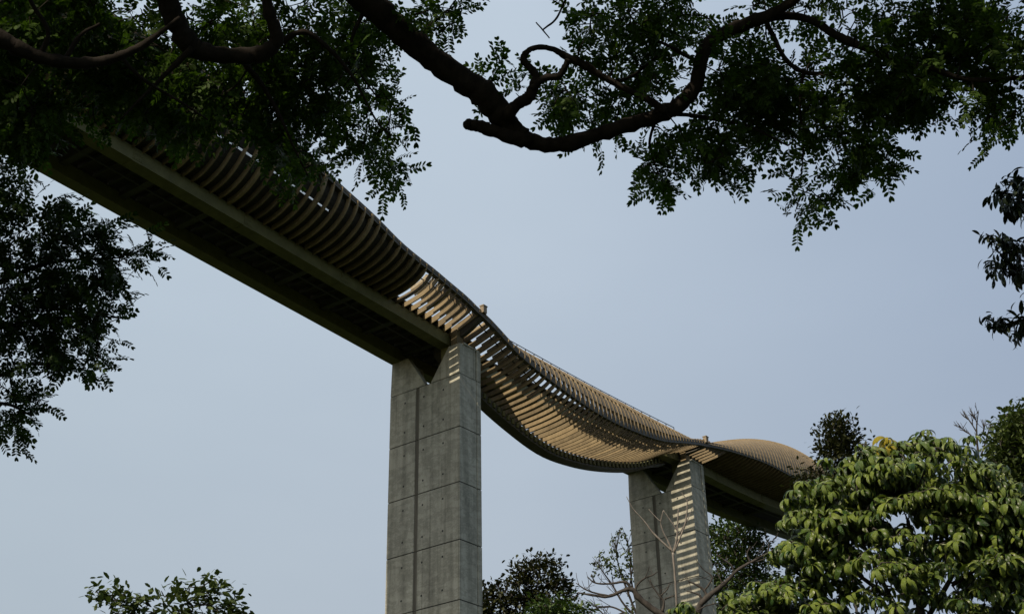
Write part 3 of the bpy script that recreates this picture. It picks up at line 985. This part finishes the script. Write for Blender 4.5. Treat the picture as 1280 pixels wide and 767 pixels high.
ellip = [(1092, 590, 42, 36, 70), (1158, 604, 84, 62, 180), (1075, 632, 66, 55, 135), (1015, 688, 50, 62, 135), (1225, 640, 60, 62, 150), (1155, 690, 120, 60, 180), (1268, 690, 50, 80, 120), (940, 756, 44, 17, 54), (1000, 756, 60, 30, 82), (1120, 770, 110, 40, 105), (1255, 770, 60, 50, 90), (1010, 625, 26, 24, 27), (848, 766, 22, 8, 15)]
pc = []; nr = []
for (x, y, rx, ry, nw) in ellip:
    v = unit(rng.normal(size=(nw * 3, 3)))
    keep = (v[:, 1] < 0.45) & (v[:, 2] < 0.55)       # upper and facing sides of each mass
    v = v[keep][:nw]
    rr = rng.uniform(0.70, 1.06, len(v))[:, None]
    sc_ = DB / F
    P = at(np.full(len(v), x, float), np.full(len(v), y, float), np.full(len(v), DB, float))
    # foliage hangs in loose tiers: heights gather round a few levels that wander round the crown
    tier = rng.uniform(30, 40); hy = v[:, 1] * ry * rr[:, 0]
    wav = 9 * np.sin(v[:, 0] * 3.1 + x) + 6 * np.sin(v[:, 2] * 4.0 + y)
    hy = np.where(v[:, 1] > -0.82, np.round((hy + wav) / tier) * tier - wav + rng.normal(0, 4.0, len(v)) + 7 * np.abs(rr[:, 0] - 0.7) * 3, hy)
    off = (v[:, :1] * rx * _r * rr + hy[:, None] * -_u + v[:, 2:3] * rx * 0.9 * _f * rr) * sc_
    pc.append(P + off); nr.append(unit(v[:, :1] * _r - v[:, 1:2] * _u * 1.0 + v[:, 2:3] * _f))
for (x, y, rx, ry, nw) in ellip[:11]:
    v = unit(rng.normal(size=(int(nw * 0.75), 3)))
    rr = rng.uniform(0.25, 0.8, len(v))[:, None]
    P = at(np.full(len(v), x, float), np.full(len(v), y + 8, float), np.full(len(v), DB + 0.6, float))
    pc.append(P + (v[:, :1] * rx * _r + v[:, 1:2] * -ry * _u + v[:, 2:3] * rx * 0.9 * _f) * (DB / F) * rr)
    nr.append(unit(v + np.array([0, 0, 0.5])))
pc = np.concatenate(pc); nr = np.concatenate(nr)
# a gap in the middle of the crown where the sky shows
rel = pc - CAMP
zz = rel @ _f; sx = 640 + F * (rel @ _r) / zz; sy = 383.5 - F * (rel @ _u) / zz
gap = (((sx - 1125) / 24) ** 2 + ((sy - 644) / 12) ** 2 < 1)
pc, nr = pc[~gap], nr[~gap]; sx, sy = sx[~gap], sy[~gap]
grow(w, np.concatenate(sk)[::2], pc, 0.03, 0.012)
w.build('branch', BARKG, big, base, smooth=True)
lv, lq, luv = bent_leaf(0.42, 0.115, 1.5, 6)
Vs = []; Qs = []; UVs = []; MI = []; k = 0
per = 8
for i in range(len(pc)):
    axis = unit(nr[i] * 0.38 + np.array([0, 0, 0.85]) + rng.normal(0, 0.2, 3))
    a = np.cross(axis, (0.3, 0.8, 0.1)); a = unit(a); b = np.cross(axis, a)
    ph = rng.uniform(0, 6.28)
    nl = rng.integers(5, 10)
    ang = ph + np.arange(nl) * 6.283 / nl + rng.normal(0, 0.18, nl)
    d = np.cos(ang)[:, None] * a + np.sin(ang)[:, None] * b
    zax = np.tile(axis, (nl, 1)) + rng.normal(0, 0.24, (nl, 3))
    x = unit(np.cross(d, zax)); z = np.cross(x, d)
    fr = np.stack([x, d, z], 2)
    sc_ = rng.uniform(0.6, 1.15) * rng.uniform(0.7, 1.2, nl)
    V, Q = place(lv, lq, np.tile(pc[i], (nl, 1)) + d * 0.04, fr, sc_)
    Vs.append(V); Qs.append(Q + k); k += len(V); UVs.append(np.tile(luv, (nl, 1)))
    yel = (abs(sx[i] - 1106) < 13 and sy[i] < 562)
    MI += [1 if yel else 0] * len(Q)
quads_object('crown', np.concatenate(Vs), np.concatenate(Qs), [L_BIG, L_YEL], big, base, MI, np.concatenate(UVs), smooth=True)


# ------------------------------------------------------------------ mid and far trees
def leafy_tree(name, label, dist, blobs, leaf, mat, per_area, trunk_px, bark=BARKG, cat='tree', trunk_r=0.22, flat=0.9, twigs=True, per=9, jit=1.0, dens=1.9):
    tx, ty = trunk_px
    b = at(tx, 767, dist); bse = np.array([b[0], b[1], 0.0])
    t = thing(name, label, cat, bse)
    tp_ = at(tx, ty, dist)
    w = MB()
    p = smooth_path([bse, bse * 0.6 + tp_ * 0.4 + (0.15, 0, 0), tp_], 6)
    w.tube(p, np.linspace(trunk_r, trunk_r * 0.3, len(p)), 8)
    w.build('trunk', bark, t, bse, smooth=True)
    sp = np.mean([0.5 * (x[2] + x[3]) for x in blobs]) * dist / F
    clumps = blob_points(blobs, dist, sp * flat, per_area * dens, 0.25)
    if twigs:
        w = MB(); grow(w, p[len(p) // 2:], clumps, 0.05 * dist / 70, 0.015 * dist / 70)
        w.build('branch', bark, t, bse)
    cen = np.mean(clumps, 0)
    n = len(clumps) * per
    pos = np.repeat(clumps, per, 0) + rng.normal(0, leaf * 1.25 * jit, (n, 3)) * (1, 1, 0.7)
    d = unit(pos - cen) * 0.7 + rng.normal(0, 0.6, (n, 3)) + (0, 0, 0.1)
    lf = leaflet((0, 0, 0), (0, 1, 0), leaf, leaf * 0.5, 0.3)
    fr = frames(d, rng.uniform(-0.8, 0.8, n))
    V, Q = place(lf, LQ, pos, fr, rng.uniform(0.65, 1.25, n))
    quads_object('crown', V, Q, mat, t, bse)
    return t


leafy_tree('evergreen_tree', 'dense dark evergreen tree beside the foot of the nearest pier', 118,
           [(672, 722, 28, 18), (668, 704, 10, 8), (690, 706, 10, 8), (650, 712, 10, 8), (678, 698, 6, 5), (640, 740, 32, 18), (615, 738, 10, 8), (606, 752, 16, 16), (700, 730, 14, 14), (690, 748, 24, 20), (640, 765, 45, 20), (700, 772, 24, 18), (650, 790, 50, 30), (590, 780, 30, 20)],
           0.40, [L_DARK], 24, (655, 745), trunk_r=0.4, jit=0.8)
leafy_tree('bushy_shrub', 'lighter green bushy tree top in front of the dark evergreen', 60,
           [(690, 762, 24, 12), (715, 765, 18, 8), (735, 762, 8, 5), (690, 785, 40, 20)], 0.22, [L_MID], 24, (695, 770), trunk_r=0.1)
leafy_tree('spreading_tree', 'leafy green tree behind the farther pier, under the far end of the bridge', 150,
           [(915, 680, 36, 28), (905, 665, 24, 14), (940, 695, 26, 34), (905, 715, 30, 34), (945, 740, 30, 30), (895, 745, 26, 30), (920, 780, 60, 30)],
           0.42, [L_MID], 26, (915, 720), trunk_r=0.4)
leafy_tree('narrow_tree', 'small upright dark tree top rising just left of the big broad leaved crown', 58,
           [(1047, 548, 20, 22), (1050, 530, 12, 9), (1060, 565, 18, 22), (1035, 570, 12, 20), (1015, 598, 14, 14), (1008, 612, 12, 12), (1050, 600, 30, 25)], 0.19, [L_DARK], 34, (1048, 570), trunk_r=0.12)
leafy_tree('round_crowned_tree', 'dark round crowned tree at the right edge behind the broad leaved tree', 64,
           [(1270, 560, 30, 34), (1275, 525, 18, 16), (1258, 545, 14, 16), (1250, 580, 20, 18), (1300, 560, 40, 60), (1270, 610, 45, 30), (1345, 570, 50, 60, 0.8), (1340, 660, 70, 60, 0.7)], 0.24, [L_OLIVE], 26, (1285, 570), trunk_r=0.25)
leafy_tree('leafy_treetop', 'ragged olive green treetop at the bottom left under the open sky', 34,
           [(150, 742, 18, 11, 1.1), (130, 738, 12, 9), (165, 758, 22, 12), (140, 752, 12, 6), (178, 748, 10, 8), (215, 752, 16, 12), (205, 740, 8, 7), (245, 745, 24, 14, 1.2), (268, 732, 16, 10), (285, 745, 12, 12), (255, 765, 40, 14, 1.2), (290, 764, 14, 8), (190, 775, 60, 16), (265, 726, 8, 5)],
           0.19, [L_OLIVE], 20, (215, 790), trunk_r=0.12, per=7, jit=0.7, dens=0.72)


def bare_tree(name, label, dist, paths, bark, base_px, r_base, leaf_blobs=None, leaf=0.1, mat=None, cat='tree', spray=0, spray_len=20, per_area=12):
    b = at(base_px[0], base_px[1], dist); bse = np.array([b[0], b[1], 0.0])
    t = thing(name, label, cat, bse)
    w = MB()
    p = np.linspace(bse, b, 6)
    w.tube(p, np.linspace(r_base * 1.4, r_base, 6), 8)
    w.build('trunk', bark, t, bse, smooth=True)
    w = MB(); sk = []
    for path in paths: sk.append(limb(w, path, dist, 5, 6))
    allp = np.concatenate(sk)
    if spray:
        for i in range(spray):
            s_ = sk[rng.integers(len(sk))]
            j = rng.integers(len(s_) // 3, len(s_) - 1)
            d = unit(s_[j + 1] - s_[j]) + rng.normal(0, 0.65, 3) + np.array([0, 0, 0.25])
            L = spray_len * dist / F * rng.uniform(0.4, 1.1)
            q = s_[j] + unit(d) * L * 0.5 + rng.normal(0, 0.06, 3) * L
            e = q + unit(d + np.array([0, 0, 0.5])) * L * 0.5
            r = 0.5 * dist / F
            w.tube(smooth_path([s_[j], q, e], 3), np.linspace(r, r * 0.5, 7), 4)
            if rng.random() < 0.6:
                e2 = q + unit(d + rng.normal(0, 0.8, 3)) * L * 0.4
                w.tube(np.array([q, e2]), [r * 0.7, r * 0.4], 4)
    if leaf_blobs:
        pts = blob_points(leaf_blobs, dist, 0.8, per_area)
        grow(w, allp, pts, 0.5 * dist / F, 0.3 * dist / F)
    w.build('branch', bark, t, bse, smooth=True)
    if leaf_blobs:
        n = len(pts) * 6
        pos = np.repeat(pts, 6, 0) + rng.normal(0, leaf * 0.6, (n, 3))
        d = rng.normal(0, 1, (n, 3)) + (0, 0, -0.2)
        V, Q = place(leaflet((0, 0, 0), (0, 1, 0), leaf, leaf * 0.55, 0.2), LQ, pos, frames(d, rng.uniform(-1, 1, n)), rng.uniform(0.7, 1.3, n))
        quads_object('crown', V, Q, mat, t, bse)
    return t


# pale sapling in front of the farther pier
bare_tree('bare_sapling', 'thin pale leafless sapling with a forked top in front of the farther pier', 45,
          [[(847, 780, 1.50), (845, 740, 1.50), (843, 710, 1.50), (841, 690, 1.65)],
           [(841, 690, 1.35), (836, 678, 1.12), (829, 664, 0.90), (826, 652, 0.68), (829, 638, 0.52)], [(826, 652, 0.68), (816, 642, 0.60), (811, 636, 0.38)],
           [(840, 688, 1.35), (828, 677, 1.20), (815, 664, 1.12), (807, 653, 0.90), (800, 645, 0.68), (791, 635, 0.60), (783, 620, 0.38)],
           [(842, 690, 1.35), (846, 672, 1.20), (847, 655, 0.98), (848, 634, 0.60)], [(842, 690, 1.35), (850, 672, 1.12), (857, 652, 0.98), (859, 632, 0.75), (858, 624, 0.60), (852, 615, 0.38)], [(858, 626, 0.52), (862, 622, 0.38)],
           [(846, 662, 0.75), (838, 650, 0.60), (829, 637, 0.38)], [(848, 668, 0.68), (860, 648, 0.52), (866, 633, 0.38)]],
          BARKP, (847, 780), 0.04)
# dark bare tree whose two limbs spread low
bare_tree('leafless_tree', 'dark leafless tree with two low spreading limbs crossing the foot of the farther pier', 50,
          [[(842, 800, 5), (832, 772, 4.5), (818, 762, 4), (800, 748, 3.5), (790, 736, 3), (778, 738, 2.2), (760, 745, 1.8), (740, 743, 1.4), (722, 740, 0.8)],
           [(790, 738, 2.4), (782, 727, 1.6), (762, 729, 1.2), (744, 728, 1), (734, 720, 0.6)], [(793, 740, 2), (797, 730, 1.3), (806, 722, 1.0), (816, 718, 0.8), (822, 714, 0.5)],
           [(760, 744, 1.2), (742, 740, 1), (730, 735, 0.8), (720, 728, 0.5)], [(744, 728, 0.9), (739, 718, 0.7)],
           [(828, 764, 2), (830, 752, 1.5), (825, 745, 1.2), (818, 735, 0.9), (812, 724, 0.6)], [(831, 748, 1.2), (842, 744, 0.7)], [(826, 744, 1), (834, 736, 0.8), (837, 728, 0.5)],
           [(848, 800, 6), (868, 775, 4.5), (876, 755, 4), (885, 745, 3.6), (898, 735, 3.0), (910, 724, 2.4), (922, 712, 2.0), (935, 704, 1.7), (950, 696, 1.3), (965, 688, 1.0), (982, 679, 0.7)],
           [(884, 746, 2), (880, 737, 1.6), (870, 730, 1.2), (860, 726, 0.7)], [(878, 750, 1.8), (874, 743, 1.2), (866, 740, 0.9), (858, 738, 0.5)], [(880, 738, 1.3), (886, 730, 1.2), (890, 720, 0.9), (880, 712, 0.6), (874, 705, 0.5)],
           [(898, 735, 1.4), (902, 728, 1), (898, 718, 0.8), (896, 708, 0.5)], [(918, 716, 1.3), (914, 706, 1), (906, 700, 0.7), (898, 694, 0.5)], [(938, 702, 1.2), (934, 692, 0.9), (938, 682, 0.6)], [(960, 690, 1.0), (961, 680, 0.8), (958, 675, 0.5)], [(935, 703, 1.1), (950, 700, 0.8), (962, 695, 0.6)]],
          BARKG, (845, 800), 0.14, spray=34, spray_len=26)
bare_tree('sparse_tree', 'thin twiggy tree with sparse pale green leaves left of the farther pier', 138,
          [[(808, 790, 2), (795, 765, 1.6), (785, 740, 1.3), (775, 712, 1), (770, 690, 0.7), (769, 675, 0.5)], [(800, 775, 1.6), (780, 755, 1.3), (765, 730, 1), (752, 712, 0.7), (748, 704, 0.5)],
           [(800, 770, 1.5), (790, 730, 1.2), (788, 700, 0.9), (784, 672, 0.5)], [(790, 770, 1.3), (765, 758, 1), (745, 760, 0.7), (735, 766, 0.5)], [(785, 745, 1), (790, 715, 0.8), (795, 690, 0.6)], [(780, 765, 1.2), (760, 770, 0.9), (742, 755, 0.6)]],
          BARKG, (808, 790), 0.16, [(755, 698, 10, 7), (765, 708, 12, 9), (748, 716, 6, 4), (770, 690, 10, 10), (782, 668, 9, 7), (786, 690, 8, 20), (769, 674, 4, 3), (775, 715, 14, 10), (788, 715, 8, 14), (755, 706, 5, 4), (744, 707, 4, 3), (788, 762, 10, 8), (778, 770, 14, 6)],
          0.33, L_OLIVE, spray=70, spray_len=28, per_area=26)
bare_tree('bare_crowned_tree', 'distant bare twiggy crown sticking up between the broad leaved tree and the right edge tree', 66,
          [[(1224, 580, 1.6), (1222, 560, 1.3), (1221, 545, 1.0), (1221, 530, 0.8), (1223, 514, 0.5)], [(1222, 556, 1), (1214, 544, 0.8), (1206, 538, 0.7), (1198, 532, 0.4)], [(1221, 540, 0.9), (1213, 527, 0.7), (1206, 519, 0.4)],
           [(1226, 570, 1.1), (1232, 552, 0.9), (1236, 538, 0.7), (1242, 530, 0.4)], [(1236, 575, 1.2), (1242, 558, 1), (1246, 540, 0.7), (1247, 528, 0.4)], [(1222, 530, 0.7), (1216, 517, 0.4)], [(1223, 548, 0.8), (1230, 538, 0.6), (1228, 524, 0.4)]],
          BARKG, (1226, 590), 0.08, spray=60, spray_len=14)

# ------------------------------------------------------------------ light
SUN_AZ = AZ + math.pi + 0.015          # compass bearing of the sun, clockwise from +Y (behind, a little to the left)
SUN_EL = R(38)
sd = Vector((math.sin(SUN_AZ) * math.cos(SUN_EL), math.cos(SUN_AZ) * math.cos(SUN_EL), math.sin(SUN_EL)))
sl = bpy.data.lights.new('sun', 'SUN')
sl.energy = 4.8; sl.angle = R(0.5); sl.color = (1.0, 0.86, 0.68)
so = bpy.data.objects.new('sun', sl); COL.objects.link(so)
so.rotation_euler = (-sd).to_track_quat('-Z', 'Y').to_euler()
so.location = (0, -20, 60)

world = bpy.data.worlds.new('World'); SC.world = world
world.use_nodes = True
nt = world.node_tree
bg = nt.nodes['Background']
sky = nt.nodes.new('ShaderNodeTexSky')
sky.sky_type = 'NISHITA'; sky.sun_disc = False
sky.sun_elevation = SUN_EL; sky.sun_rotation = SUN_AZ
sky.air_density = 1.0; sky.dust_density = 1.5; sky.ozone_density = 1.0
# thin bright haze lies over the northern half of the sky, whiter to the west, bluer to the east
tc = nt.nodes.new('ShaderNodeTexCoord')
sp = nt.nodes.new('ShaderNodeSeparateXYZ')
nt.links.new(tc.outputs['Generated'], sp.inputs[0])
hz = nt.nodes.new('ShaderNodeMapRange'); hz.interpolation_type = 'SMOOTHSTEP'
hm = nt.nodes.new('ShaderNodeMath'); hm.operation = 'MULTIPLY_ADD'
nt.links.new(sp.outputs['X'], hm.inputs[0]); hm.inputs[1].default_value = 0.55
nt.links.new(sp.outputs['Y'], hm.inputs[2])
nt.links.new(hm.outputs[0], hz.inputs['Value'])
hz.inputs['From Min'].default_value = -0.6; hz.inputs['From Max'].default_value = 0.5
hx = nt.nodes.new('ShaderNodeMapRange')
nt.links.new(sp.outputs['X'], hx.inputs['Value'])
hx.inputs['From Min'].default_value = -0.36; hx.inputs['From Max'].default_value = 0.36
hcol = ramp(nt, hx.outputs[0], [(0.0, (0.48, 0.568, 0.655)), (0.5, (0.465, 0.548, 0.648)), (1.0, (0.345, 0.425, 0.552))])
hn = noise(nt, 2.2, 4, 0.55, (1, 1, 2.5), 'Generated')
el = nt.nodes.new('ShaderNodeMapRange')
nt.links.new(sp.outputs['Z'], el.inputs['Value'])
el.inputs['From Min'].default_value = 0.28; el.inputs['From Max'].default_value = 0.68
el.inputs['To Min'].default_value = 0.0; el.inputs['To Max'].default_value = 1.0
hcol = mix(nt, 1.0, hcol, ramp(nt, el.outputs[0], [(0.0, (0.93, 0.915, 0.90)), (0.5, (1.0, 1.0, 1.0)), (1.0, (1.10, 1.10, 1.09))]), 'MULTIPLY')
hcol = mix(nt, 1.0, hcol, ramp(nt, hn, [(0.3, (0.955, 0.962, 0.97)), (0.7, (1.045, 1.038, 1.03))]), 'MULTIPLY')
hmul = mix(nt, 1.0, hcol, (1 / 0.1,) * 3, 'MULTIPLY')
fin = mix(nt, hz.outputs[0], sky.outputs[0], hmul)
nt.links.new(fin, bg.inputs['Color'])
bg.inputs['Strength'].default_value = 0.1

SC.view_settings.view_transform = 'Standard'
SC.view_settings.look = 'None'
SC.view_settings.exposure = 0.0
SC.view_settings.gamma = 1.0
SC.view_settings.use_curve_mapping = False
SC.render.engine = 'CYCLES'
SC.cycles.max_bounces = 6
SC.cycles.use_denoising = True
